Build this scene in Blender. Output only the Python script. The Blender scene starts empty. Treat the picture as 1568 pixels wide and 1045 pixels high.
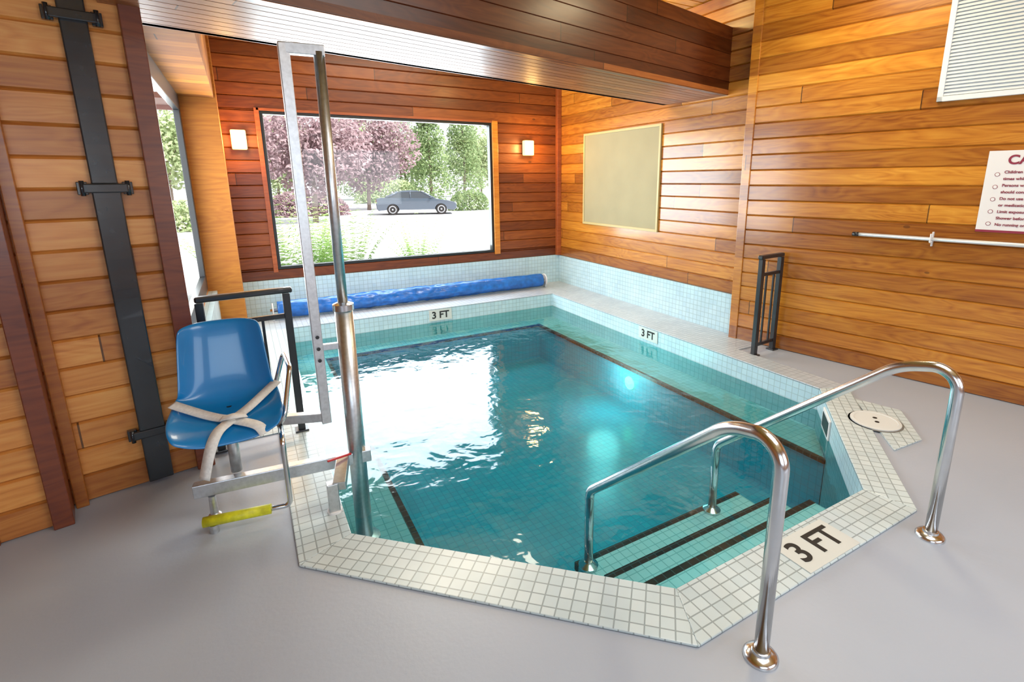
import bpy, bmesh, math, random
from mathutils import Vector, Matrix, noise
random.seed(4)
S=bpy.context.scene
S.view_settings.view_transform='Standard'
COL=bpy.context.collection
# ---------------------------------------------------------------- helpers
def link(o,parent=None):
    COL.objects.link(o)
    if parent is not None: o.parent=parent
    return o
def empty(name):
    e=bpy.data.objects.new(name,None); e.empty_display_size=.1; return link(e)
def mesh(name,verts,faces,mat=None,parent=None,smooth=False,M=None,uvdir=None,mats=None,fm=None):
    me=bpy.data.meshes.new(name); me.from_pydata([tuple(v) for v in verts],[],faces); me.update()
    bm=bmesh.new(); bm.from_mesh(me); bmesh.ops.recalc_face_normals(bm,faces=bm.faces); 
    uv=bm.loops.layers.uv.new("UVMap")
    ud=Vector((1,0,0)) if uvdir is None else Vector((uvdir[0],uvdir[1],0)).normalized()
    vd=Vector((-ud.y,ud.x,0))
    for f in bm.faces:
        n=f.normal
        for l in f.loops:
            c=l.vert.co
            if abs(n.z)>.6: l[uv].uv=(c.dot(ud),c.dot(vd))
            else:
                h=Vector((-n.y,n.x,0)); 
                if h.length<1e-6: h=Vector((1,0,0))
                h.normalize(); l[uv].uv=(c.dot(h),c.z)
        f.smooth=smooth
    bm.to_mesh(me); bm.free()
    if mats:
        for m in mats: me.materials.append(m)
        if fm:
            for i,p in enumerate(me.polygons): p.material_index=fm[i]
    elif mat: me.materials.append(mat)
    o=bpy.data.objects.new(name,me)
    if M is not None: o.matrix_world=M
    return link(o,parent)
def boxvf(a,b):
    x0,y0,z0=a; x1,y1,z1=b
    v=[(x0,y0,z0),(x1,y0,z0),(x1,y1,z0),(x0,y1,z0),(x0,y0,z1),(x1,y0,z1),(x1,y1,z1),(x0,y1,z1)]
    f=[(0,3,2,1),(4,5,6,7),(0,1,5,4),(1,2,6,5),(2,3,7,6),(3,0,4,7)]
    return v,f
def box(name,a,b,mat,parent=None,bev=0,M=None,uvdir=None):
    v,f=boxvf(a,b); o=mesh(name,v,f,mat,parent,M=M,uvdir=uvdir)
    if bev:
        m=o.modifiers.new("b",'BEVEL'); m.width=bev; m.segments=2; m.limit_method='ANGLE'
    return o
def prism(name,poly,z0,z1,mat,parent=None,uvdir=None,bev=0,M=None):
    n=len(poly); v=[(p[0],p[1],z0) for p in poly]+[(p[0],p[1],z1) for p in poly]
    f=[tuple(range(n))[::-1],tuple(range(n,2*n))]+[(i,(i+1)%n,n+(i+1)%n,n+i) for i in range(n)]
    o=mesh(name,v,f,mat,parent,uvdir=uvdir,M=M)
    if bev:
        m=o.modifiers.new("b",'BEVEL'); m.width=bev; m.segments=2; m.limit_method='ANGLE'
    return o
def beam3(name,p,q,w,h,mat,parent=None,bev=.003,up=(0,0,1)):
    p=Vector(p);q=Vector(q); d=(q-p); L=d.length; x=d.normalized(); u=Vector(up)
    if abs(x.dot(u))>.95: u=Vector((0,1,0))
    y=u.cross(x).normalized(); z=x.cross(y)
    M=Matrix((x,y,z)).transposed().to_4x4(); M.translation=p
    return box(name,(0,-w/2,-h/2),(L,w/2,h/2),mat,parent,bev,M)
def fillet(pts,r,n=8):
    pts=[Vector(p) for p in pts]; out=[pts[0]]
    for i in range(1,len(pts)-1):
        a,b,c=pts[i-1],pts[i],pts[i+1]
        u=(a-b).normalized(); w=(c-b).normalized(); ang=u.angle(w)
        if ang>3.1: out.append(b); continue
        rr=r[i-1] if isinstance(r,(list,tuple)) else r
        d=min(rr/math.tan(ang/2),(a-b).length*.49,(c-b).length*.49)
        rr=d*math.tan(ang/2)
        p0=b+u*d; cen=b+(u+w).normalized()*(rr/math.sin(ang/2))
        v0=p0-cen; v1=(b+w*d)-cen; tot=v0.angle(v1); ax=v0.cross(v1).normalized()
        for k in range(n+1): out.append(cen+Matrix.Rotation(tot*k/n,3,ax)@v0)
    out.append(pts[-1]); return out
def tube(name,pts,r,mat,parent=None,seg=20,cap=True,M=None):
    pts=[Vector(p) for p in pts]; n=len(pts); v=[];f=[]
    t0=(pts[1]-pts[0]).normalized(); u=t0.orthogonal().normalized()
    rs=r if isinstance(r,(list,tuple)) else [r]*n
    for i,p in enumerate(pts):
        t=((pts[min(i+1,n-1)]-p).normalized()+(p-pts[max(i-1,0)]).normalized())
        t.normalize()
        u=(u-t*u.dot(t)).normalized(); w=t.cross(u)
        for k in range(seg):
            a=2*math.pi*k/seg; v.append(p+(u*math.cos(a)+w*math.sin(a))*rs[i])
    for i in range(n-1):
        for k in range(seg):
            k2=(k+1)%seg; f.append((i*seg+k,i*seg+k2,(i+1)*seg+k2,(i+1)*seg+k))
    if cap: f.append(tuple(range(seg))[::-1]); f.append(tuple((n-1)*seg+k for k in range(seg)))
    o=mesh(name,v,f,mat,parent,smooth=True,M=M)
    if cap:
        o.data.polygons[-1].use_smooth=False; o.data.polygons[-2].use_smooth=False
    return o
def lathe(name,c,prof,mat,parent=None,seg=32,axis=(0,0,1)):
    ax=Vector(axis).normalized(); u=ax.orthogonal().normalized(); w=ax.cross(u); c=Vector(c)
    v=[];f=[]
    for r,z in prof:
        for k in range(seg):
            a=2*math.pi*k/seg; v.append(c+ax*z+(u*math.cos(a)+w*math.sin(a))*max(r,1e-4))
    for i in range(len(prof)-1):
        for k in range(seg):
            k2=(k+1)%seg; f.append((i*seg+k,i*seg+k2,(i+1)*seg+k2,(i+1)*seg+k))
    f.append(tuple(range(seg))); f.append(tuple((len(prof)-1)*seg+k for k in range(seg)))
    o=mesh(name,v,f,mat,parent,smooth=True)
    m=o.modifiers.new("e",'EDGE_SPLIT'); m.split_angle=math.radians(40)
    return o
def text(name,s,size,M,mat,parent=None,align='CENTER',ext=.001,sx=1.0,bold=0):
    c=bpy.data.curves.new(name,'FONT'); c.body=s; c.size=size; c.align_x=align; c.align_y='CENTER'; c.extrude=ext; c.offset=bold
    c.materials.append(mat); o=bpy.data.objects.new(name,c); o.matrix_world=M@Matrix.Diagonal((sx,1,1,1)); return link(o,parent)
# ---------------------------------------------------------------- materials
class NT:
    def __init__(s,name):
        s.m=bpy.data.materials.new(name); s.m.use_nodes=True; s.t=s.m.node_tree; s.n=s.t.nodes; s.b=s.n["Principled BSDF"]; s.out=s.n["Material Output"]
    def add(s,k,**kw):
        n=s.n.new(k)
        for a,b in kw.items(): setattr(n,a,b)
        return n
    def set(s,sock,v):
        if hasattr(v,'links') : s.t.links.new(v,sock)
        else: sock.default_value=v
    def math(s,op,a,b=0,c=None):
        n=s.add("ShaderNodeMath",operation=op); s.set(n.inputs[0],a); s.set(n.inputs[1],b)
        if c is not None: s.set(n.inputs[2],c)
        return n.outputs[0]
    def comb(s,x,y,z=0):
        n=s.add("ShaderNodeCombineXYZ"); s.set(n.inputs[0],x);s.set(n.inputs[1],y);s.set(n.inputs[2],z); return n.outputs[0]
    def noise(s,vec,scale,detail=4,rough=.5,dist=0):
        n=s.add("ShaderNodeTexNoise"); 
        if vec is not None: s.set(n.inputs["Vector"],vec)
        n.inputs["Scale"].default_value=scale; n.inputs["Detail"].default_value=detail; n.inputs["Roughness"].default_value=rough; n.inputs["Distortion"].default_value=dist
        return n.outputs[0]
    def ramp(s,fac,stops):
        n=s.add("ShaderNodeValToRGB"); s.set(n.inputs[0],fac); e=n.color_ramp.elements
        while len(e)<len(stops): e.new(.5)
        for i,(p,c) in enumerate(stops): e[i].position=p; e[i].color=tuple(c)+(1,) if len(c)==3 else c
        return n.outputs[0]
    def mix(s,fac,a,b,mode='MIX'):
        n=s.add("ShaderNodeMix",data_type='RGBA',blend_type=mode); s.set(n.inputs[0],fac)
        for i,v in ((6,a),(7,b)):
            if hasattr(v,'links'): s.t.links.new(v,n.inputs[i])
            else: n.inputs[i].default_value=tuple(v)+(1,) if len(v)==3 else v
        return n.outputs[2]
    def bump(s,h,strength,dist,tgt=None):
        n=s.add("ShaderNodeBump"); s.set(n.inputs["Height"],h); n.inputs["Strength"].default_value=strength; n.inputs["Distance"].default_value=dist
        s.t.links.new(n.outputs[0],(tgt or s.b.inputs["Normal"])); return n.outputs[0]
    def obj(s): return s.add("ShaderNodeTexCoord").outputs["Object"]
    def xyz(s,v):
        n=s.add("ShaderNodeSeparateXYZ"); s.set(n.inputs[0],v); return n.outputs
def plain(name,col,rough=.5,metal=0,coat=0,nz=0,nscale=20,emit=None,es=1,spec=.5):
    k=NT(name); b=k.b
    b.inputs["Roughness"].default_value=rough; b.inputs["Metallic"].default_value=metal; b.inputs["Coat Weight"].default_value=coat
    b.inputs["Specular IOR Level"].default_value=spec
    nn=k.noise(k.obj(),nscale,4)
    lo=[c*(1-nz) for c in col]; hi=[min(1,c*(1+nz)) for c in col]
    k.set(b.inputs["Base Color"],k.ramp(nn,[(.3,lo),(.7,hi)]))
    if emit: b.inputs["Emission Color"].default_value=tuple(emit)+(1,); b.inputs["Emission Strength"].default_value=es
    return k.m
def wood(name,dark,mid,light,pitch=.14,L=3.7,rough=.34,coat=.3,bv=(.66,1.14),off=0.0,cr=.2):
    k=NT(name); o=k.xyz(k.obj()); x,y,z=o[0],o[1],o[2]
    idz=k.math('FLOOR',k.math('ADD',k.math('DIVIDE',z,pitch),.001))
    idy=k.math('FLOOR',k.math('ADD',k.math('DIVIDE',y,pitch),.37))
    idd=k.math('ADD',idz,k.math('MULTIPLY',idy,7.31)); idd=k.math('ADD',idd,off)
    w1=k.add("ShaderNodeTexWhiteNoise",noise_dimensions='1D'); k.set(w1.inputs["W"],idd)
    xs=k.math('ADD',k.math('DIVIDE',x,L),k.math('MULTIPLY',w1.outputs[0],9.0)); seg=k.math('FLOOR',xs)
    w2=k.add("ShaderNodeTexWhiteNoise",noise_dimensions='2D'); k.set(w2.inputs["Vector"],k.comb(idd,seg))
    r=w2.outputs[0]
    v=k.comb(k.math('ADD',k.math('MULTIPLY',x,1.3),k.math('MULTIPLY',r,40)),k.math('MULTIPLY',y,22),k.math('MULTIPLY',z,22))
    g1=k.noise(v,1.6,6,.62,.35)
    v2=k.comb(k.math('ADD',k.math('MULTIPLY',x,1.0),k.math('MULTIPLY',r,23)),k.math('MULTIPLY',y,6),k.math('MULTIPLY',z,6))
    g2=k.noise(v2,1.0,2,.5,.6)
    rings=k.math('FRACT',k.math('MULTIPLY',g2,11.0)); rings=k.math('ABSOLUTE',k.math('SUBTRACT',rings,.5))
    fac=k.math('ADD',k.math('MULTIPLY',g1,.68),k.math('MULTIPLY',rings,.30)); fac=k.math('ADD',fac,k.math('MULTIPLY',k.math('SUBTRACT',r,.5),.10))
    c=k.ramp(fac,[(.20,dark),(.40,mid),(.66,light)])
    br=k.math('ADD',bv[0],k.math('MULTIPLY',w2.outputs[0],bv[1]-bv[0]))
    br2=k.math('POWER',br,1.25); br3=k.math('POWER',br,1.5)
    c=k.mix(1,c,k.comb(br,br2,br3),'MULTIPLY')
    big=k.noise(k.comb(k.math('MULTIPLY',x,.5),k.math('MULTIPLY',y,.9),k.math('MULTIPLY',z,1.4)),1.0,3)
    c=k.mix(1,c,k.ramp(big,[(.3,(.78,.70,.62)),(.65,(1.1,1.1,1.05))]),'MULTIPLY')
    vo=k.add("ShaderNodeTexVoronoi"); k.set(vo.inputs["Vector"],k.comb(k.math('MULTIPLY',x,1.6),k.math('MULTIPLY',y,3.2),k.math('MULTIPLY',z,3.2))); vo.inputs["Scale"].default_value=1.0
    kn=k.math('LESS_THAN',vo.outputs[0],.045)
    c=k.mix(k.math('MULTIPLY',kn,.65),c,[q*.28 for q in dark])
    j=k.math('LESS_THAN',k.math('FRACT',xs),.0022)
    c=k.mix(k.math('MULTIPLY',j,.8),c,(.02,.008,.003))
    k.set(k.b.inputs["Base Color"],c)
    k.set(k.b.inputs["Roughness"],k.math('ADD',rough,k.math('MULTIPLY',g1,.12)))
    k.b.inputs["Coat Weight"].default_value=coat; k.b.inputs["Coat Roughness"].default_value=cr
    k.bump(g1,.12,.004)
    return k.m
def tile(name,c1,c2,grout,size=.055,mort=.0028,rough=.25):
    k=NT(name); tc=k.add("ShaderNodeTexCoord")
    b=k.add("ShaderNodeTexBrick",offset=0.0,squash=1.0); k.t.links.new(tc.outputs["UV"],b.inputs["Vector"])
    b.inputs["Scale"].default_value=1; b.inputs["Brick Width"].default_value=size; b.inputs["Row Height"].default_value=size; b.inputs["Mortar Size"].default_value=mort
    b.inputs["Mortar Smooth"].default_value=.1; b.inputs["Bias"].default_value=0
    b.inputs["Color1"].default_value=tuple(c1)+(1,); b.inputs["Color2"].default_value=tuple(c2)+(1,); b.inputs["Mortar"].default_value=tuple(grout)+(1,)
    nn=k.noise(k.obj(),3,4)
    c=k.mix(1,b.outputs[0],k.ramp(nn,[(.3,(.88,.88,.88)),(.7,(1,1,1))]),'MULTIPLY')
    k.set(k.b.inputs["Base Color"],c); k.b.inputs["Roughness"].default_value=rough
    inv=k.math('SUBTRACT',1,b.outputs[1]); k.bump(inv,.5,.002)
    return k.m
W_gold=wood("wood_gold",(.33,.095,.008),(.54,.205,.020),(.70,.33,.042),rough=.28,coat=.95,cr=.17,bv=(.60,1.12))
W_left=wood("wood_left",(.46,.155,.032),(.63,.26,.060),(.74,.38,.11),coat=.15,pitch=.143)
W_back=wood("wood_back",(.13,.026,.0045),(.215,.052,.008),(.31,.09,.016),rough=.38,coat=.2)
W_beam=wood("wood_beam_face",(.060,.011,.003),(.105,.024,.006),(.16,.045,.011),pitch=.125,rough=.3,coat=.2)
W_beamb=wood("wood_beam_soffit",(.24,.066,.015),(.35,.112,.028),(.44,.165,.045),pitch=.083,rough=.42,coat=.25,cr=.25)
W_ceil=wood("wood_ceiling",(.45,.22,.02),(.65,.36,.04),(.8,.48,.07))
W_trim=wood("wood_trim_red",(.17,.032,.008),(.26,.060,.015),(.34,.09,.025),pitch=5,L=9)
W_trimg=wood("wood_trim_gold",(.38,.105,.010),(.52,.18,.020),(.65,.28,.04),pitch=5,L=9)
W_pier=wood("wood_pier",(.25,.07,.006),(.34,.115,.010),(.44,.17,.018),pitch=5,L=9,rough=.6,coat=0)
W_head=wood("wood_header",(.30,.085,.006),(.40,.14,.010),(.50,.20,.018),rough=.6,coat=0)
T_white=tile("tile_white",(.56,.68,.72),(.64,.75,.78),(.33,.40,.42),mort=.003)
T_band=tile("tile_band",(.48,.68,.78),(.54,.74,.82),(.38,.52,.58))
T_deck=tile("tile_deck",(.45,.52,.59),(.50,.57,.64),(.35,.40,.45))
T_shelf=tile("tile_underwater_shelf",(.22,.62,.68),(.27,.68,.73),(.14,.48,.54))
T_basin=tile("tile_underwater_basin",(.005,.33,.47),(.007,.37,.51),(.004,.27,.40))  # shelf and basin colours carry the water's light absorption
T_basin_lit=tile("tile_basin_lightened",(.012,.50,.66),(.016,.54,.70),(.01,.42,.56))  # basin tile lightened in colour to offset weak light on the shelf faces
T_step=tile("tile_step",(.48,.86,.88),(.54,.90,.92),(.28,.62,.65))
T_dark=tile("tile_dark_edge",(.015,.02,.02),(.05,.03,.025),(.06,.09,.09))
steel=plain("stainless_steel",(.68,.70,.72),.2,1,nz=.05)
steel_b=plain("brushed_steel",(.62,.64,.66),.36,1,nz=.1,nscale=60)
black=plain("black_powdercoat",(.012,.014,.018),.35,coat=.3)
blackbar=plain("black_painted_steel",(.012,.018,.024),.24,coat=.6,nz=.3)
white=plain("white_plastic",(.8,.8,.8),.4)
cream=plain("board_beige",(.33,.29,.17),.7,nz=.05,nscale=3)
ink=plain("black_ink",(.012,.012,.012),.6)
maroon=plain("maroon_ink",(.25,.02,.05),.6)
bluep=plain("blue_seat_plastic",(.004,.19,.50),.28,coat=.4,nz=.08,nscale=3)
strapm=plain("white_webbing",(.72,.72,.70),.8,nz=.1,nscale=90)
yellow=plain("yellow_tape",(.62,.62,.02),.45,nz=.25,nscale=30)
winf=plain("black_window_frame",(.012,.014,.016),.35)
# deck paint
k=NT("deck_paint"); n1=k.noise(k.obj(),.7,5); n2=k.noise(k.obj(),45,4)
k.set(k.b.inputs["Base Color"],k.ramp(n1,[(.3,(.36,.415,.50)),(.7,(.42,.47,.55))])); k.set(k.b.inputs["Roughness"],k.math('ADD',.28,k.math('MULTIPLY',n1,.2))); k.bump(n2,.18,.004); DECK=k.m
# water
k=NT("pool_water"); k.n.remove(k.b)
o=k.obj(); n1=k.noise(o,3.0,2,.5,.8); n2=k.noise(o,10,2,.5,.4)
hh=k.math('ADD',n1,k.math('MULTIPLY',n2,.26))
tr=k.add("ShaderNodeBsdfTransparent"); tr.inputs[0].default_value=(.76,.97,1,1)
gl=k.add("ShaderNodeBsdfGlossy"); gl.inputs["Roughness"].default_value=.06; gl.inputs[0].default_value=(1,1,1,1)
fr=k.add("ShaderNodeFresnel"); fr.inputs[0].default_value=1.5
bn=k.add("ShaderNodeBump"); k.set(bn.inputs["Height"],hh); bn.inputs["Strength"].default_value=.19; bn.inputs["Distance"].default_value=.05
k.t.links.new(bn.outputs[0],gl.inputs["Normal"]); k.t.links.new(bn.outputs[0],fr.inputs["Normal"])
mx=k.add("ShaderNodeMixShader"); k.t.links.new(fr.outputs[0],mx.inputs[0]); k.t.links.new(tr.outputs[0],mx.inputs[1]); k.t.links.new(gl.outputs[0],mx.inputs[2]); k.t.links.new(mx.outputs[0],k.out.inputs[0]); WATER=k.m
k=NT("window_glass"); k.n.remove(k.b)
tr=k.add("ShaderNodeBsdfTransparent"); gl=k.add("ShaderNodeBsdfGlossy"); gl.inputs["Roughness"].default_value=.02
mx=k.add("ShaderNodeMixShader"); mx.inputs[0].default_value=.05; k.t.links.new(tr.outputs[0],mx.inputs[1]); k.t.links.new(gl.outputs[0],mx.inputs[2]); k.t.links.new(mx.outputs[0],k.out.inputs[0]); GLASS=k.m
# ---------------------------------------------------------------- shell
def planks(name,L,H,pitch,mat,M,holes=(),T=.1,parent=None,c=.009,g=.013,zoff=0):
    zs=set([0,H]); i=0
    while i*pitch<H: zs.add(round(i*pitch,5)); i+=1
    for h in holes: zs.add(max(0,h[2])); zs.add(min(H,h[3]))
    zs=sorted(zs); V=[];F=[]
    for z0,z1 in zip(zs[:-1],zs[1:]):
        if z1-z0<.002: continue
        zm=(z0+z1)/2; iv=[(0,L)]
        for h in holes:
            if h[2]<zm<h[3]:
                ni=[]
                for a,b in iv:
                    if h[0]>a: ni.append((a,min(b,h[0])))
                    if h[1]<b: ni.append((max(a,h[1]),b))
                iv=[q for q in ni if q[1]-q[0]>.001]
        cc=min(c,(z1-z0)*.3)
        for a,b in iv:
            s=len(V); pr=[(g,z0),(0,z0+cc),(0,z1-cc),(g,z1),(T,z1),(T,z0)]
            for x in (a,b):
                for y,z in pr: V.append((x,y,z))
            for q in range(6): F.append((s+q,s+(q+1)%6,s+6+(q+1)%6,s+6+q))
            F.append(tuple(s+q for q in range(6))); F.append(tuple(s+6+q for q in range(6)))
    return mesh(name,V,F,mat,parent,M=M)
def WM(ox,oy,oz,deg): return Matrix.Translation((ox,oy,oz))@Matrix.Rotation(math.radians(deg),4,'Z')
TH=12.0; HC=3.35
d=Vector((math.cos(math.radians(TH)),math.sin(math.radians(TH)),0))
WX=(.29,3.18); WZ=(.56,2.39)
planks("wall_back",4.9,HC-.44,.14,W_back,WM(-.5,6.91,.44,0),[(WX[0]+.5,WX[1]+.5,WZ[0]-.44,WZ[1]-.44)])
planks("wall_right",3.62,HC-.43,.14,W_gold,WM(4.31,6.95,.43,-90))
planks("wall_right_near",6.1,HC,.14,W_gold,WM(4.22,3.38,0,-78))
planks("wall_left",.66,HC,.143,W_left,WM(-.975,3.169-.005,0,TH))
planks("wall_left_near",3.16,HC,.143,W_left,WM(-4.03,2.355,0,TH))
planks("wall_left_alcove",3.57,HC,.14,W_head,WM(-.42,3.38,0,90),[(.42,2.99,.50,2.43)],T=.05)
planks("wall_front",10,HC,.14,W_gold,WM(5.9,-2.5,0,180),[(1.5,4.2,.9,2.5),(5.2,8.2,.9,2.5)])
planks("wall_left_side",5.0,HC,.14,W_left,WM(-4.0,-2.55,0,90))
box("trim_1",(-.42,6.42,0),(-.10,6.915,HC),W_pier)       # back-left pier
box("trim_2",(-.42,3.40,2.43),(-.12,6.42,HC),W_head)     # header over side window
box("trim_3",(4.24,6.85,.44),(4.31,6.915,HC),W_trim,bev=.004)
box("trim_4",(-.035,-.03,0),(.05,.05,HC),W_gold,M=WM(4.235,3.40,.0,-78),bev=.004)
box("trim_5",(0,-.035,0),(.085,.10,HC),W_trim,M=WM(-.40,3.282,0,TH),bev=.004)
box("trim_6",(0,-.03,0),(.075,.12,HC),W_trim,M=WM(-.955,3.00,0,TH),bev=.004)
box("trim_7",(0,-.025,0),(.05,.12,HC),W_trimg,M=WM(-.905,3.155,0,TH),bev=.004)
box("trim_8",(0,-.02,0),(.06,.12,HC),W_trim,M=WM(-1.19,2.965,0,TH),bev=.004)
planks("ceiling",11,10,.14,W_ceil,Matrix.Translation((-4.5,7.1,HC))@Matrix.Rotation(math.radians(90),4,'X'))
# beam
bm_=empty("ceiling_beam"); F0=Vector((-.36,2.76,2.41)); p=Vector((-d.y,d.x,0)); BW=.83
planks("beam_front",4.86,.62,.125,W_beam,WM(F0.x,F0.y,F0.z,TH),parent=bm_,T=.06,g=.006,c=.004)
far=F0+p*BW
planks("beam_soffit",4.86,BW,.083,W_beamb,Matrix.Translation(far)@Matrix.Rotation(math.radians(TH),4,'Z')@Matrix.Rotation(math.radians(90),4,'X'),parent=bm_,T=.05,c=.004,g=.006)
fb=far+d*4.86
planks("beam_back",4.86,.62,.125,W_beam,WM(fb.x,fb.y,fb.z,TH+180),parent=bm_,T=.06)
# tile bands
box("trim_9",(-.42,6.895,0),(4.31,6.99,.44),T_band)
box("trim_10",(4.295,3.37,0),(4.40,6.91,.43),T_band)
box("trim_11",(-.46,3.45,0),(-.34,6.90,.46),T_band)
# ---------------------------------------------------------------- floor with pool opening
PIN=[(.26,6.15),(.26,2.23),(1.32,1.23),(2.65,1.23),(3.72,2.14),(3.72,6.15)]
def ring_floor():
    bm=bmesh.new(); out=[(-4.6,-2.8),(6.4,-2.8),(6.4,7.1),(-4.6,7.1)]
    for loop in (out,PIN):
        vs=[bm.verts.new((x,y,0)) for x,y in loop]
        for i in range(len(vs)): bm.edges.new((vs[i],vs[(i+1)%len(vs)]))
    bmesh.ops.triangle_fill(bm,use_beauty=True,edges=bm.edges[:],normal=(0,0,1))
    me=bpy.data.meshes.new("floor"); bm.to_mesh(me); bm.free(); me.materials.append(DECK)
    return link(bpy.data.objects.new("floor",me))
ring_floor()
pool=empty("swimming_pool")
def seg(name,a,b,c,d_,mat,z1=.012):
    prism(name,[a,b,c,d_],.0005,z1,mat,pool,uvdir=(b[0]-a[0],b[1]-a[1]),bev=.004)
seg("coping_left",PIN[1],PIN[0],(.03,6.15),(.03,2.13),T_white)
seg("coping_chamfer",PIN[2],PIN[1],(.03,2.13),(1.20,1.0),T_white)
seg("coping_near",PIN[3],PIN[2],(1.20,1.0),(2.70,1.0),T_white)
seg("coping_chamfer_right",PIN[4],PIN[3],(2.70,1.0),(3.95,2.05),T_white)
seg("coping_right",PIN[5],PIN[4],(3.95,2.05),(3.95,6.15),T_deck)
prism("tile_patch",[(3.22,1.36),(3.50,1.34),(3.84,1.62),(3.76,1.90)],.0,.010,T_white,pool,uvdir=(.76,.65))
prism("deck_tile_back",[(-.34,6.15),(4.30,6.15),(4.30,6.90),(-.34,6.90)],.0,.010,T_deck,pool)
prism("deck_tile_right",[(3.95,3.1),(4.29,3.1),(4.29,6.15),(3.95,6.15)],.0,.008,T_deck,pool)
prism("deck_tile_left",[(-.34,3.5),(.03,3.5),(.03,6.15),(-.34,6.15)],.0,.008,T_white,pool)
WL=-.17; ZS=-.33; ZB=-.80
for i in range(6):
    a=PIN[i]; b=PIN[(i+1)%6]
    mesh("wall_upper_%d"%i,[(a[0],a[1],.001),(b[0],b[1],.001),(b[0],b[1],WL),(a[0],a[1],WL)],[(0,1,2,3)],T_band,pool)
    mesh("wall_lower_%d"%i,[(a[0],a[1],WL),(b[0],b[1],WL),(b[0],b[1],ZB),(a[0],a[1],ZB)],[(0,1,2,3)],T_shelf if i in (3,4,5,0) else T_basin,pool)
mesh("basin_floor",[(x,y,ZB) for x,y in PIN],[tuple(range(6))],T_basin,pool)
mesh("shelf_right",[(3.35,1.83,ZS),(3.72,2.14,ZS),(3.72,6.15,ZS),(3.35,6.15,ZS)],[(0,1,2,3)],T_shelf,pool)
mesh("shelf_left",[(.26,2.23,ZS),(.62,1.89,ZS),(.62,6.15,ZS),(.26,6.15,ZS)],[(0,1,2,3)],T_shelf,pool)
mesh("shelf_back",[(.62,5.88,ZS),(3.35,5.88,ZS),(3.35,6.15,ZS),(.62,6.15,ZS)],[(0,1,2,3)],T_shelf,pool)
mesh("shelf_faces",[(3.35,1.83,ZS),(3.35,5.88,ZS),(.62,5.88,ZS),(.62,1.89,ZS),(3.35,1.83,ZB),(3.35,5.88,ZB),(.62,5.88,ZB),(.62,1.89,ZB)],[(0,1,5,4),(1,2,6,5),(2,3,7,6)],T_basin_lit,pool)
for nm,a,b in (("edge_right",(3.33,1.82),(3.36,5.90)),("edge_left",(.605,1.93),(.64,5.90)),("edge_back",(.64,5.87),(3.33,5.895))):
    box(nm,(a[0],a[1],ZS-.03),(b[0],b[1],ZS+.004),T_dark,pool)
for i,(ye,z) in enumerate(((1.53,-.25),(1.77,-.37),(2.04,-.49))):
    box("step_%d"%i,(1.38,1.20,ZB),(2.70,ye,z),T_step,pool)
    box("nosing_%d"%i,(1.379,ye-.035,z-.045),(2.701,ye+.002,z+.003),T_dark,pool)
mesh("water",[(x,y,WL) for x,y in PIN],[tuple(range(6))],WATER,pool)
# skimmer mouth in the chamfer
sd=(Vector((PIN[4][0],PIN[4][1],0))-Vector((PIN[3][0],PIN[3][1],0))).normalized()
c0=Vector((3.42,1.885,-.10)); nrm=Vector((-sd.y,sd.x,0))
Ms=Matrix((sd,nrm,Vector((0,0,1)))).transposed().to_4x4(); Ms.translation=c0
box("skimmer_frame",(-.13,-.002,-.075),(.13,.012,.075),white,pool,.006,Ms)
box("skimmer_mouth",(-.105,.0,-.055),(.105,.014,.05),winf,pool,0,Ms)
# pool light
lathe("pool_light",(3.345,3.94,-.50),[(.07,.0),(.07,.015),(.05,.03),(0,.035)],plain("pool_lens",(.2,.9,.6),.3,emit=(.10,1,.45),es=3),pool,axis=(-1,0,0))
# skimmer lid
lid=empty("skimmer_lid")
lathe("gap",(3.51,1.62,.010),[(.160,0),(.160,.002),(.0,.002)],plain("lid_gap",(.18,.17,.15),.8),lid)
lathe("ring",(3.51,1.62,.011),[(.148,0),(.148,.008),(.128,.011),(.125,.008),(0,.009)],plain("lid_plastic",(.66,.70,.70),.5),lid)
for a in (0,1): lathe("hole_%d"%a,(3.49+.05*a,1.60+.04*a,.0195),[(.014,0),(.014,.0015)],ink,lid,seg=12)
# depth markers
def marker(M,w,h,sz):
    e=empty("depth_marker"); box("plate",(-w/2,-h/2,-.004),(w/2,h/2,.003),plain("marker_tile",(.60,.64,.62),.35),e,0,M)
    text("digits","3 FT",sz,M@Matrix.Translation((0,0,.004)),ink,e,ext=.0008,bold=.003)
def fr_(x,y,z,o): 
    M=Matrix((Vector(x),Vector(y),Vector(z))).transposed().to_4x4(); M.translation=Vector(o); return M
marker(fr_((1,0,0),(0,1,0),(0,0,1),(2.03,1.100,.014)),.36,.19,.16)
marker(fr_((1,0,0),(0,0,1),(0,-1,0),(2.04,6.143,-.075)),.30,.14,.125)
marker(fr_((0,-1,0),(0,0,1),(-1,0,0),(3.713,4.10,-.07)),.30,.13,.115)
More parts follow.
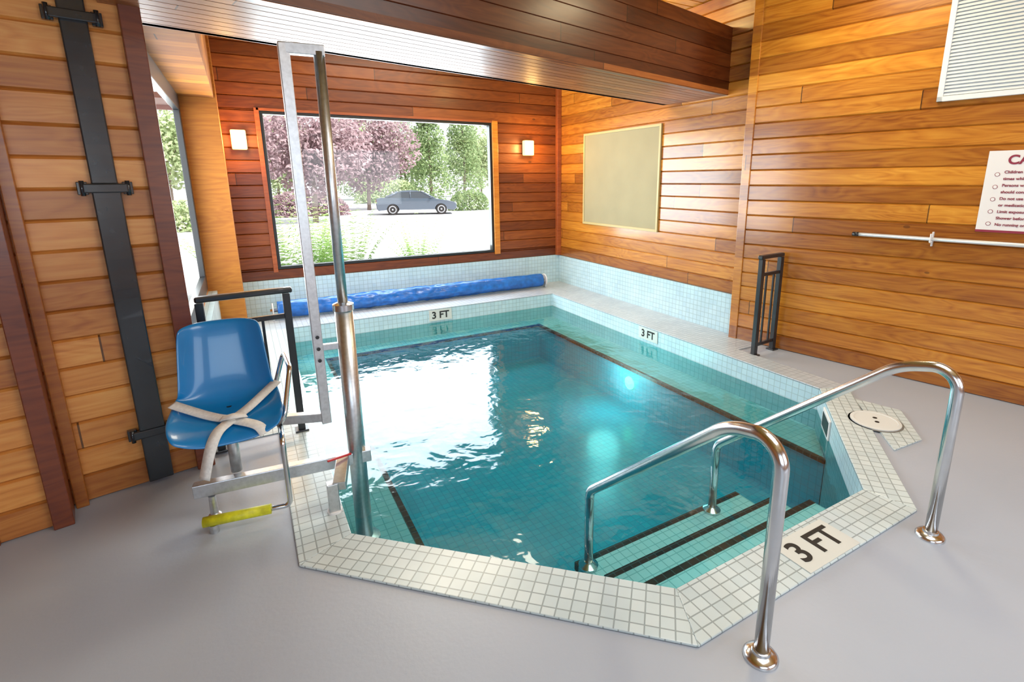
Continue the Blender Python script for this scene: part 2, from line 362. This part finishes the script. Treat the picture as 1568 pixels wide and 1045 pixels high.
# ---------------------------------------------------------------- windows
def window(name,M,w,h,fw,mullions=(),dp=.07):
    e=empty(name)
    box("frame_bottom",(0,-.02,0),(w,dp,fw),winf,e,.003,M); box("frame_top",(0,-.02,h-fw),(w,dp,h),winf,e,.003,M)
    box("frame_l",(0,-.02,fw),(fw,dp,h-fw),winf,e,.003,M); box("frame_r",(w-fw,-.02,fw),(w,dp,h-fw),winf,e,.003,M)
    for m in mullions: box("mullion",(m-.02,-.01,fw),(m+.02,dp-.01,h-fw),winf,e,.003,M)
    mesh("glass",[(fw,dp*.4,fw),(w-fw,dp*.4,fw),(w-fw,dp*.4,h-fw),(fw,dp*.4,h-fw)],[(0,1,2,3)],GLASS,e,M=M)
    return e
e=window("window_1",WM(WX[0],6.93,WZ[0],0),WX[1]-WX[0],WZ[1]-WZ[0],.035)
box("casing_right",(WX[1],6.885,WZ[0]-.03),(WX[1]+.085,6.93,WZ[1]+.03),W_trimg,e,.004)
box("casing_top",(WX[0]-.03,6.89,WZ[1]),(WX[1],6.93,WZ[1]+.03),W_trim,e,.003)
box("casing_left",(WX[0]-.05,6.89,WZ[0]-.03),(WX[0],6.93,WZ[1]+.03),W_trim,e,.003)
window("window_2",WM(-.435,3.80,.50,90),2.57,1.93,.15,(),.03)
window("window_3",WM(4.4,-2.53,.9,180),2.7,1.6,.05); window("window_4",WM(.7,-2.53,.9,180),3.0,1.6,.05)
# ---------------------------------------------------------------- sconces
sc_m=plain("sconce_glass",(1,.75,.4),.4,emit=(1,.56,.16),es=2.6)
for x in (.055,3.73):
    e=empty("wall_sconce"); z=2.06
    box("backplate",(x-.07,6.885,z-.09),(x+.07,6.908,z+.09),steel_b,e,.004)
    box("shade",(x-.075,6.80,z-.105),(x+.075,6.89,z+.105),sc_m,e,.012)
    l=bpy.data.lights.new("sconce_lamp",'POINT'); l.energy=20; l.color=(1,.60,.20); l.shadow_soft_size=.08
    o=bpy.data.objects.new("lamp",l); link(o,e); o.location=(x,6.70,z)
# ---------------------------------------------------------------- boards, signs on right walls
e=empty("bulletin_board")
box("panel",(4.293,4.69,1.01),(4.309,6.20,2.20),cream,e)
for nm,a,b in (("f1",(4.285,4.66,.98),(4.309,4.69,2.23)),("f2",(4.285,6.20,.98),(4.309,6.23,2.23)),("f3",(4.285,4.69,.98),(4.309,6.20,1.01)),("f4",(4.285,4.69,2.20),(4.309,6.20,2.23))): box(nm,a,b,plain("alu_frame",(.50,.40,.18),.4),e,.002)
MR=WM(4.22,3.38,0,-78)  # local x along near right wall, -y into room
def onwall(s,z,off=0): return MR@Matrix.Translation((s,-off,z))@Matrix.Rotation(math.radians(90),4,'X')
e=empty("caution_sign")
paper=plain("sign_white",(.78,.76,.75),.45)
box("panel",(1.76,-.008,1.22),(2.52,-.001,1.78),paper,e,.002,MR)
box("stripe",(1.76,-.0095,1.22),(2.52,-.008,1.236),maroon,e,0,MR)
text("heading","CAUTION",.085,onwall(2.06,1.715,.010),maroon,e,bold=.0025)
rows=["Children must be accompanied by an adult at all","times while using the whirlpool area.","Persons with heart disease or high blood pressure","should consult a physician before entering.","Do not use while under the influence of alcohol","or medication that may cause drowsiness.","Limit exposure to fifteen minutes at a time.","Shower before entering the pool.","No running or diving. No glass containers."]
for i,r in enumerate(rows):
    text("line_%d"%i,r,.027,onwall(1.86,1.635-i*.045,.010),maroon,e,align='LEFT',bold=.0005)
for i in range(5):
    lathe("bullet_%d"%i,MR@Vector((1.825,-.009,1.62-i*.085)),[(.014,0),(.014,.001)],maroon,e,seg=16,axis=MR.to_3x3()@Vector((0,-1,0)))
    lathe("bullet_in_%d"%i,MR@Vector((1.825,-.0095,1.62-i*.085)),[(.011,0),(.011,.0012)],paper,e,seg=16,axis=MR.to_3x3()@Vector((0,-1,0)))
e=empty("wall_vent")
vm=plain("vent_white",(.72,.76,.78),.45)
x0,x1,z0,z1=1.41,2.45,2.14,3.05
for nm,a,b in (("l",(x0,-.03,z0),(x0+.035,-.001,z1)),("r",(x1-.035,-.03,z0),(x1,-.001,z1)),("b",(x0,-.03,z0),(x1,-.001,z0+.035)),("t",(x0,-.03,z1-.035),(x1,-.001,z1)),("m",((x0+x1)/2-.012,-.03,z0),((x0+x1)/2+.012,-.001,z1))): box("frame_"+nm,a,b,vm,e,.002,MR)
box("back",(x0+.01,-.006,z0+.01),(x1-.01,-.001,z1-.01),plain("vent_back",(.5,.53,.55),.6),e,0,MR)
zz=z0+.040
while zz<z1-.05:
    mesh("slat",[(x0+.03,-.026,zz),(x1-.03,-.026,zz),(x1-.03,-.010,zz+.022),(x0+.03,-.010,zz+.022),(x0+.03,-.023,zz-.002),(x1-.03,-.023,zz-.002),(x1-.03,-.007,zz+.020),(x0+.03,-.007,zz+.020)],[(0,1,2,3),(4,7,6,5),(0,4,5,1),(3,2,6,7)],vm,e,M=MR); zz+=.024
e=empty("pool_skimmer_pole")
P=lambda s,y,z: MR@Vector((s,y,z))
tube("pole",[P(1.0,-.05,1.15),P(3.4,-.05,1.14)],.014,plain("pole_alu",(.75,.77,.78),.3,.3),e)
tube("tip",[P(.985,-.05,1.15),P(1.03,-.05,1.15)],.018,black,e)
for s in (1.52,3.0):
    beam3("hook_%d"%s,P(s,-.001,1.13),P(s,-.075,1.13),.02,.008,white,e); beam3("hookv_%d"%s,P(s,-.072,1.12),P(s,-.072,1.19),.02,.008,white,e); beam3("hookb_%d"%s,P(s,-.006,1.09),P(s,-.006,1.20),.025,.008,white,e)
# ---------------------------------------------------------------- guard railings
def guard(A,B,h):
    e=empty("guard_railing"); A=Vector(A);B=Vector(B); u=(B-A).normalized(); Z=Vector((0,0,1)); pw=.042
    for i,q in enumerate((A+u*pw/2,B-u*pw/2)):
        beam3("post_%d"%i,q,q+Z*(h-.02),pw,pw,black,e,up=(0,1,0)); beam3("foot_%d"%i,q+Z*.0,q+Z*.012,.08,.08,black,e)
    beam3("cap",A-u*.015+Z*h,B+u*.0+Z*h,.05,.035,black,e,.01)
    beam3("rail_top",A+Z*(h-.16),B+Z*(h-.16),.025,.03,black,e); beam3("rail_bottom",A+Z*.10,B+Z*.10,.025,.03,black,e)
    n=3; 
    for i in range(1,n):
        q=A.lerp(B,i/n); beam3("picket_%d"%i,q+Z*.10,q+Z*(h-.16),.016,.016,black,e,.002,up=(0,1,0))
guard((3.94,2.93,0),(4.28,2.96,0),.92)
guard((.19,3.46,0.01),(-.30,3.42,0.01),.94)
# ---------------------------------------------------------------- handrails
for (a,b) in (((1.36,.87),(1.43,1.98)),((2.55,.88),(2.40,1.98))):
    e=empty("pool_handrail"); r=.0245
    pts=fillet([(a[0],a[1],.014),(a[0],a[1],.82),(a[0]+(b[0]-a[0])*.2,a[1]+.22,.765),(b[0],b[1],-.02),(b[0],b[1],-.49)],[.17,.3,.10],12)
    tube("rail",pts,r,steel,e,24)
    lathe("flange",(a[0],a[1],0),[(.058,0),(.058,.008),(.05,.018),(.032,.024),(.030,.034),(.026,.036)],steel,e)
    lathe("flange_lower",(b[0],b[1],-.488),[(.055,0),(.055,.012),(.03,.03),(.026,.034)],steel,e)
# ---------------------------------------------------------------- pool cover roll
e=empty("pool_cover_roller")
blue=plain("blue_cover_vinyl",(.004,.12,.46),.3,coat=.3,nz=.3,nscale=14)
V=[];Fc=[];N=260;K=40; L0,L1=.22,3.80
for i in range(N+1):
    x=L0+(L1-L0)*i/N
    ww=.35+.65*math.exp(-((x-1.6)/.9)**2)
    for k_ in range(K):
        a=2*math.pi*k_/K
        r=.098+ .020*ww*noise.noise(Vector((x*5,math.cos(a)*2.2+x*1.2,math.sin(a)*2.2)))+.013*ww*noise.noise(Vector((x*13,math.cos(a)*5,math.sin(a)*5+x*4)))+ (.006 if abs(a-2.2)<.1 else 0)
        V.append((x,6.62+r*math.cos(a),.125+r*math.sin(a)))
for i in range(N):
    for k_ in range(K): Fc.append((i*K+k_,i*K+(k_+1)%K,(i+1)*K+(k_+1)%K,(i+1)*K+k_))
Fc.append(tuple(range(K))); Fc.append(tuple(N*K+k_ for k_ in range(K)))
mesh("cover",V,Fc,blue,e,smooth=True)
tube("axle",[(.14,6.62,.125),(3.88,6.62,.125)],.02,steel,e)
for x in (.17,3.86):
    lathe("end_disc",(x-.006,6.62,.125),[(.085,0),(.09,.006),(.085,.012)],white,e,axis=(1,0,0))
    box("stand",(x-.01,6.57,.01),(x+.01,6.67,.10),steel_b,e,.003)
# ---------------------------------------------------------------- pool lift
e=empty("pool_lift")
mx_,my_=.375,2.62
tube("mast_sleeve",[(mx_,my_,ZS),(mx_,my_,1.0)],.043,steel_b,e,28)
lathe("sleeve_collar",(mx_,my_,.98),[(.050,0),(.050,.03),(.026,.04)],steel,e)
tube("mast_pole",[(mx_,my_,.95),(mx_,my_,2.16)],.024,steel_b,e)
lathe("mast_foot",(mx_,my_,ZS+.002),[(.08,0),(.08,.015),(.048,.025)],steel_b,e)
beam3("top_arm",(mx_+.025,my_,2.165),(.215,2.64,2.165),.045,.045,steel_b,e)
beam3("drop_tube",(.235,2.637,2.185),(.245,2.637,.40),.045,.045,steel_b,e)
beam3("link",(.245,2.637,.80),(mx_,my_,.80),.03,.03,steel_b,e)
for z in (.86,.80,.74): lathe("bolt",(.242,2.612,z),[(.009,0),(.009,.006)],black,e,seg=10,axis=(0,-1,0))
beam3("seat_arm",(.26,2.64,.43),(-.02,2.74,.43),.045,.045,steel_b,e)
beam3("base_bar",(.44,2.60,.185),(-.36,2.71,.165),.05,.065,steel_b,e)
beam3("base_stub",(.30,2.60,.19),(.25,2.42,.15),.06,.05,steel_b,e)
beam3("base_leg",(.22,2.44,.17),(.22,2.44,.013),.05,.05,steel_b,e); lathe("leg_foot",(.22,2.44,.012),[(.035,0),(.035,.012)],white,e)
beam3("red_lever",(.34,2.58,.222),(.22,2.55,.228),.012,.01,plain("red_paint",(.5,.02,.02),.4),e)
lathe("caster",(-.29,2.68,.001),[(.028,0),(.028,.03),(.018,.04),(.015,.13)],steel_b,e)
# footrest
tube("footrest_tube",fillet([(.035,2.62,.44),(.035,2.50,.42),(.035,2.53,.06),(-.32,2.585,.06)],[.04,.03],6),.012,steel,e)
tube("footrest_tape",[(-.33,2.586,.06),(-.05,2.543,.06)],.024,yellow,e)
lathe("footrest_foot",(-.29,2.58,.0),[(.02,0),(.02,.04)],steel_b,e)
tube("arm_loop",fillet([(.03,2.95,.50),(.10,2.93,.72),(.11,2.70,.70),(.06,2.60,.50),(.03,2.62,.44)],.05,6),.012,steel,e)
tube("seat_stem",[(-.18,2.78,.18),(-.18,2.80,.47)],.025,steel_b,e)
beam3("seat_frame_a",(-.33,2.62,.46),(-.33,2.95,.46),.03,.03,steel_b,e); beam3("seat_frame_b",(-.02,2.62,.46),(-.02,2.95,.46),.03,.03,steel_b,e)
beam3("seat_frame_c",(-.33,2.78,.45),(.0,2.78,.45),.04,.03,steel_b,e)
# seat shell
prof=[(2.50,.455),(2.525,.485),(2.62,.505),(2.74,.497),(2.85,.495),(2.915,.515),(2.955,.57),(2.985,.66),(3.01,.76),(3.035,.855),(3.05,.895),(3.07,.90)]
wid=[.205,.225,.236,.236,.230,.220,.208,.200,.192,.184,.176,.168]
V=[];Fs=[];NU=16;sx=-.175
for j,((y,z),w) in enumerate(zip(prof,wid)):
    for i in range(NU+1):
        u=-1+2*i/NU; rise=.05*abs(u)**3.0
        back=j>=6
        yy=y-(rise*1.3 if back else 0); zz=z+(0 if back else rise)
        V.append((sx+u*w,yy,zz-(.012*abs(u)**4 if j>=10 else 0)))
for j in range(len(prof)-1):
    for i in range(NU): s=j*(NU+1)+i; Fs.append((s,s+1,s+NU+2,s+NU+1))
o=mesh("seat_shell",V,Fs,bluep,e,smooth=True)
m=o.modifiers.new("s",'SOLIDIFY'); m.thickness=.012; m.offset=0
m=o.modifiers.new("ss",'SUBSURF'); m.levels=2; m.render_levels=2
lathe("seat_slot_dark",(-.175,2.84,.497),[(.012,0),(.012,.008)],ink,e,seg=12)  # dark disc standing in for the shade inside the seat's slot hole
# straps
def strap(name,pts,w):
    pts=[Vector(q) for q in pts]; V=[];F_=[]
    P2=[]
    for i in range(len(pts)-1):
        for t in range(6): 
            a=pts[max(i-1,0)];b=pts[i];c=pts[i+1];dd=pts[min(i+2,len(pts)-1)]; t_=t/6
            P2.append(.5*((2*b)+(-a+c)*t_+(2*a-5*b+4*c-dd)*t_**2+(-a+3*b-3*c+dd)*t_**3))
    P2.append(pts[-1])
    for i,q in enumerate(P2):
        tn=(P2[min(i+1,len(P2)-1)]-P2[max(i-1,0)]).normalized(); sd_=tn.cross(Vector((0,-.35,1))).normalized()
        V+= [q-sd_*w/2,q+sd_*w/2]
    for i in range(len(P2)-1): F_.append((2*i,2*i+1,2*i+3,2*i+2))
    o=mesh(name,V,F_,strapm,e,smooth=True); m=o.modifiers.new("s",'SOLIDIFY'); m.thickness=.004; m.offset=1
strap("strap_a",[(-.400,2.83,.572),(-.35,2.79,.555),(-.24,2.70,.525),(-.15,2.61,.524),(-.06,2.53,.510),(-.03,2.495,.475)],.048)
strap("strap_b",[(.050,2.90,.575),(.0,2.84,.555),(-.09,2.72,.527),(-.165,2.60,.526),(-.215,2.53,.512),(-.25,2.48,.45),(-.285,2.47,.33)],.048)
strap("strap_c",[(-.20,2.63,.530),(-.15,2.60,.545),(-.10,2.62,.530)],.035)
# ---------------------------------------------------------------- lock bar on left wall
e=empty("door_lock_bar"); ML=WM(-.975,3.164,0,TH)
s0=.42
box("bar_lower",(s0-.055,-.045,.02),(s0+.055,-.005,1.60),blackbar,e,.006,ML)
box("bar_upper",(s0-.05,-.030,1.56),(s0+.05,-.003,3.2),blackbar,e,.006,ML)
for z in (.30,1.575,2.33):
    box("bracket_%d"%int(z*10),(s0-.085,-.055,z-.022),(s0+.085,-.03,z+.022),blackbar,e,.006,ML)
    for sg in (-1,1):
        M2=ML@Vector((s0+sg*.085,-.04,z-.035)); tube("pin_%d_%d"%(int(z*10),sg),[M2,M2+Vector((0,0,.07))],.010,blackbar,e,12)
        box("plate_%d_%d"%(int(z*10),sg),(s0+sg*.085-.02,-.03,z-.03),(s0+sg*.085+.02,-.001,z+.03),blackbar,e,.003,ML)
# ---------------------------------------------------------------- outside
GZ=-.35
asph=plain("pavement",(.60,.60,.62),.9,nz=.06,nscale=1)
box("ground_outside",(-60,7.10,-.8),(90,140,GZ),asph)
box("ground_side",(-60,-60,-.8),(-4.7,7.10,GZ),asph)
eave=plain("eave_paint",(.75,.50,.48),.7)
e=empty("roof_eave"); box("soffit",(-2,7.12,2.49),(6,7.75,2.55),eave,e); box("fascia",(-2,7.75,2.44),(6,7.80,2.6),eave,e)
def leafmat(name,a,b): 
    k=NT(name); nn=k.noise(k.obj(),3.5,3); c=k.ramp(nn,[(.35,a),(.65,b)]); k.set(k.b.inputs["Base Color"],c); k.b.inputs["Roughness"].default_value=.7
    t=k.add("ShaderNodeBsdfTranslucent"); k.t.links.new(c,t.inputs[0]); m=k.add("ShaderNodeMixShader"); m.inputs[0].default_value=.4
    k.t.links.new(k.b.outputs[0],m.inputs[1]); k.t.links.new(t.outputs[0],m.inputs[2]); k.t.links.new(m.outputs[0],k.out.inputs[0])
    return k.m
green=leafmat("leaves_green",(.14,.24,.09),(.40,.50,.24)); pink=leafmat("leaves_plum",(.27,.16,.18),(.52,.40,.41)); fern=leafmat("leaves_fern",(.26,.46,.10),(.60,.78,.32)); pale=leafmat("leaves_pale",(.32,.42,.20),(.62,.68,.42))
bark=plain("bark",(.22,.17,.14),.9,nz=.3)
def leaves(name,gen,n,ls,mat,e):
    V=[];F_=[]
    for i in range(n):
        c=gen(); a=Vector((random.gauss(0,1),random.gauss(0,1),random.gauss(0,1))).normalized(); b=a.orthogonal().normalized(); s=ls*random.uniform(.5,1.2)
        q=len(V); V+=[c-a*s*.5,c+b*s*.3,c+a*s*.5,c-b*s*.3]; F_.append((q,q+1,q+2,q+3))
    mesh(name,V,F_,mat,e)
def tree(name,x,y,h,blobs,mat,n=2600,ls=.3,tr=.14):
    e=empty(name); tube("trunk",[(x,y,GZ-.05),(x+.1,y,h*.35),(x,y+.1,h*.8)],[tr,tr*.8,tr*.3],bark,e,10)
    def gen():
        bx,by,bz,br=random.choice(blobs)
        while True:
            v=Vector((random.uniform(-1,1),random.uniform(-1,1),random.uniform(-1,1)))
            if .3<v.length<1: break
        return Vector((x+bx,y+by,bz))+v*br
    leaves("foliage",gen,n,ls,mat,e)
    for i,(bx,by,bz,br) in enumerate(blobs[:6]): tube("branch_%d"%i,[(x,y,h*.4),(x+bx*.7,y+by*.7,bz)],[tr*.4,tr*.15],bark,e,8)
def crown(w,h0,h1): 
    m=(h0+h1)/2; r=(h1-h0)*.36
    return [(-w*.55,0,m,r),(w*.55,0,m*1.03,r),(0,0,h1-r,r),(0,.2,h0+r*.8,r*.95),(w*.25,-.3,m*.9,r)]
tree("plum_tree",3.0,27,5,crown(2.6,1.0,5.2),pink,6500,.26)
tree("plum_tree",7.6,37,6,crown(3.4,1.0,6.6),pink,7500,.32)
tree("plum_tree",.2,38,6,crown(2.8,1.0,6.4),pink,6500,.32)
tree("maple_tree",-3.2,33,6,crown(2.6,1.4,6),pale,4200,.3)
tree("fir_tree",14.0,43,9,[(0,0,1.6,1.9),(0,0,3.2,1.7),(0,0,5,1.4),(0,0,6.6,1.0),(0,0,8,.6)],green,6000,.3)
tree("fir_tree",19.8,50,10,[(0,0,2,2.4),(0,0,4,2.0),(0,0,6,1.6),(0,0,8,.9)],green,6000,.32)
tree("maple_tree",26,60,8,crown(4,1,8.5),pale,5500,.45)
tree("maple_tree",18.2,66,9,crown(4,1,9),green,5500,.45)
tree("maple_tree",10.8,58,8,crown(3.4,.2,8.5),pale,7000,.45)
tree("maple_tree",3.4,60,8,crown(3.6,.2,8.5),pale,7000,.45)
tree("maple_tree",-7,16,6,[(-1,-2,3,2.0),(0,0,4,2.3),(0,2,3.5,2.0)],green,3500,.3)
tree("maple_tree",-6.5,9.2,6,[(-1,-1,2,1.5),(0,0,3.2,1.6),(0,1,1.6,1.4)],pale,3500,.25)
def hedge(name,cx,cy,w,h,dp,mat,n=1200,ls=.12):
    e=empty(name)
    def gen():
        v=Vector((random.uniform(-1,1),random.uniform(-1,1),random.uniform(0,1)))
        if v.length>1: v.normalize()
        return Vector((cx+v.x*w,cy+v.y*dp,GZ+v.z*h))
    leaves("leaves",gen,n,ls,mat,e)
    for k_ in range(3): tube("stem_%d"%k_,[(cx+.1*k_,cy,GZ-.03),(cx+(k_-1)*w*.4,cy,GZ+h*.7)],.015,bark,e,6)
hedge("hedge",13.4,33,1.5,1.4,1,green,2600,.18); hedge("hedge",3.2,32.5,2.4,1.5,.8,pink,4500,.2); hedge("hedge",12.0,49,3.2,2.2,1,pale,3500,.3); hedge("hedge",-2.2,25.5,2.2,1.3,.8,pale,3500,.2)
def fernbush(cx,cy,h,n=60):
    e=empty("fern_shrub"); V=[];F_=[]
    for i in range(n):
        a=random.uniform(0,6.283); L=h*random.uniform(.7,1.15); lean=random.uniform(.25,.95)
        for t in range(16):
            u=t/16; r=L*lean*u*.5; z=GZ+L*(u*1.15-.5*lean*u*u)
            c=Vector((cx+r*math.cos(a),cy+r*math.sin(a),z)); sdv=Vector((-math.sin(a),math.cos(a),0)); fw=Vector((math.cos(a),math.sin(a),.3))
            wl=.12*h*(1-u*.8)
            for s_ in (-1,1):
                q=len(V); V+=[c,c+sdv*s_*wl*.5+fw*.03,c+sdv*s_*wl+fw*.05+Vector((0,0,-.02)),c+fw*.04]; F_.append((q,q+1,q+2,q+3))
    mesh("fronds",V,F_,fern,e)
for x,y,h in ((.40,8.9,1.75),(.95,9.7,1.60),(1.45,8.9,1.65),(1.25,10.3,1.6),(2.75,9.4,1.35),(-.35,9.8,1.7)): fernbush(x,y,h)
# car
def car(M):
    e=empty("car"); paint=plain("car_paint",(.10,.13,.17),.2,.4,coat=1); gls=plain("car_glass",(.04,.05,.06),.08,coat=.5); tyre=plain("tyre",(.02,.02,.02),.8); rim=plain("rim",(.5,.5,.52),.3,.6); lamp=plain("tail_lamp",(.5,.03,.03),.3)
    def arch(cx,r=.36,n=10): return [(cx+r*math.cos(math.pi-math.pi*i/n),.30+r*math.sin(math.pi-math.pi*i/n)) for i in range(n+1)]
    lower=[(-2.2,.26)]+arch(-1.40)+arch(1.40)+[(2.15,.24),(2.30,.36),(2.31,.60),(2.20,.72),(1.8,.82),(1.15,.92),(.8,.95),(-1.4,1.0),(-2.0,1.02),(-2.27,.96),(-2.31,.60),(-2.28,.38)]
    n=len(lower)
    V=[];F_=[]
    for y,s in ((-.89,.985),(-.84,1),(.84,1),(.89,.985)):
        for x,z in lower: V.append((x*s,y,.3+(z-.3)*(1 if abs(y)<.86 else .97)))
    for j in range(3):
        for i in range(n): F_.append((j*n+i,j*n+(i+1)%n,(j+1)*n+(i+1)%n,(j+1)*n+i))
    F_.append(tuple(range(n))); F_.append(tuple(3*n+i for i in range(n)))
    mesh("body",V,F_,paint,e,M=M)
    def cabin(nm,pr,w0,w1,mat):
        m_=len(pr); V=[];F2=[]
        for sgn in (-1,1):
            for x,z in pr:
                t=(z-.95)/.5; V.append((x,sgn*(w0+(w1-w0)*t),z))
        for i in range(m_): F2.append((i,(i+1)%m_,m_+(i+1)%m_,m_+i))
        F2.append(tuple(range(m_))); F2.append(tuple(m_+i for i in range(m_)))
        mesh(nm,V,F2,mat,e,M=M)
    cabin("cabin_glass",[(1.05,.93),(.62,1.14),(.22,1.33),(-.1,1.39),(-.7,1.39),(-1.2,1.27),(-1.75,1.0)],.80,.62,gls)
    cabin("roof",[(.28,1.325),(.05,1.40),(-.35,1.43),(-.75,1.41),(-1.15,1.32),(-1.0,1.30),(0,1.34)],.83,.63,paint)
    for s in (-1,1):
        tube("pillar_f_%d"%s,[M@Vector((1.05,s*.80,.94)),M@Vector((.25,s*.66,1.34))],.03,paint,e,8); tube("pillar_r_%d"%s,[M@Vector((-1.78,s*.80,.99)),M@Vector((-1.1,s*.66,1.31))],.07,paint,e,8); tube("pillar_m_%d"%s,[M@Vector((-.35,s*.81,.95)),M@Vector((-.38,s*.64,1.4))],.03,paint,e,8)
        for cx in (-1.40,1.40):
            c=M@Vector((cx,s*.70,.32)); ax=M.to_3x3()@Vector((0,s,0))
            lathe("tyre",c,[(.31,0),(.325,.03),(.325,.16),(.31,.19),(.23,.195)],tyre,e,axis=ax); lathe("rim",c,[(.23,.17),(.22,.2),(.06,.185),(.05,.20)],rim,e,axis=ax)
        box("headlamp_%d"%s,(2.10,s*.62-.15,.56),(2.315,s*.62+.15,.68),white,e,.02,M); box("tail_%d"%s,(-2.315,s*.62-.17,.72),(-2.2,s*.62+.17,.88),lamp,e,.02,M)
        box("mirror_%d"%s,(.76,s*.92-.08,.96),(.88,s*.92+.08,1.06),paint,e,.02,M)
    box("plate",(-2.33,-.2,.55),(-2.30,.2,.65),white,e,0,M)
car(WM(9.2,31.0,GZ,-17))
# ---------------------------------------------------------------- lights
def area(name,loc,rot,sx_,sy_,en,col):
    l=bpy.data.lights.new(name,'AREA'); l.shape='RECTANGLE'; l.size=sx_; l.size_y=sy_; l.energy=en; l.color=col
    o=bpy.data.objects.new(name,l); link(o); o.location=loc; o.rotation_euler=rot; return o
area("ceiling_lamp_front",(2.0,.4,3.30),(0,0,0),2.2,1.6,72,(1,.97,.93))
area("ceiling_lamp_pool",(2.0,5.2,3.30),(0,0,0),1.6,1.0,70,(1,.90,.72))
area("ceiling_lamp_right",(3.6,2.2,3.30),(0,0,0),.5,.5,28,(1,.82,.50))
area("daylight_back_window",(1.73,7.06,1.5),(math.radians(-90),0,0),2.8,1.7,145,(.80,.93,1))
area("daylight_side_window",(-.52,5.1,1.5),(0,math.radians(-90),0),1.8,2.3,95,(.90,.96,1))
area("daylight_front_window",(-1.0,-2.4,1.7),(math.radians(90),0,0),3,1.6,52,(.66,.84,1))
area("daylight_front_window2",(3.0,-2.4,1.7),(math.radians(90),0,0),2.7,1.6,38,(.85,.92,1))
l=bpy.data.lights.new("uplight",'POINT'); l.energy=30; l.color=(1,.80,.32); l.shadow_soft_size=.15; o=bpy.data.objects.new("added_uplight_beam",l); link(o); o.location=(3.4,4.4,3.12)  # added unseen uplight, brightens the ceiling wedge above the beam
l=bpy.data.lights.new("pool_glow",'POINT'); l.energy=10; l.color=(.25,1,.95); l.shadow_soft_size=.18; o=bpy.data.objects.new("pool_lamp",l); link(o); o.location=(3.05,4.0,-.40)
l=bpy.data.lights.new("sun",'SUN'); l.energy=8; l.color=(1,.98,.95); l.angle=.01; o=bpy.data.objects.new("sun",l); link(o)
o.rotation_euler=Vector((.45,-.45,.8)).to_track_quat('Z','Y').to_euler()
w=bpy.data.worlds.new("World"); S.world=w; w.use_nodes=True; nt=w.node_tree; bg=nt.nodes["Background"]
sky=nt.nodes.new("ShaderNodeTexSky"); sky.sky_type='HOSEK_WILKIE'; sky.turbidity=6; sky.sun_direction=Vector((.45,-.45,.8)).normalized()
mixn=nt.nodes.new("ShaderNodeMix"); mixn.data_type='RGBA'; mixn.inputs[0].default_value=.7; nt.links.new(sky.outputs[0],mixn.inputs[6]); mixn.inputs[7].default_value=(.95,.98,1,1)
nt.links.new(mixn.outputs[2],bg.inputs[0]); bg.inputs[1].default_value=2.2
# ---------------------------------------------------------------- camera
cd=bpy.data.cameras.new("camera"); cam=bpy.data.objects.new("camera",cd); link(cam)
yaw,pit,rol=map(math.radians,(29.84,13.08,-.35))
f=Vector((math.sin(yaw)*math.cos(pit),math.cos(yaw)*math.cos(pit),-math.sin(pit))); r=Vector((math.cos(yaw),-math.sin(yaw),0)); u=r.cross(f)
r2=r*math.cos(rol)+u*math.sin(rol); u2=r2.cross(f)
Mx=Matrix((r2,u2,-f)).transposed().to_4x4(); Mx.translation=(0,0,1.6); cam.matrix_world=Mx
cd.sensor_width=36; cd.lens=783.2/1568*36; cd.shift_x=-44/1568; cd.shift_y=-64.5/1568; cd.clip_start=.05; cd.clip_end=400
S.camera=cam
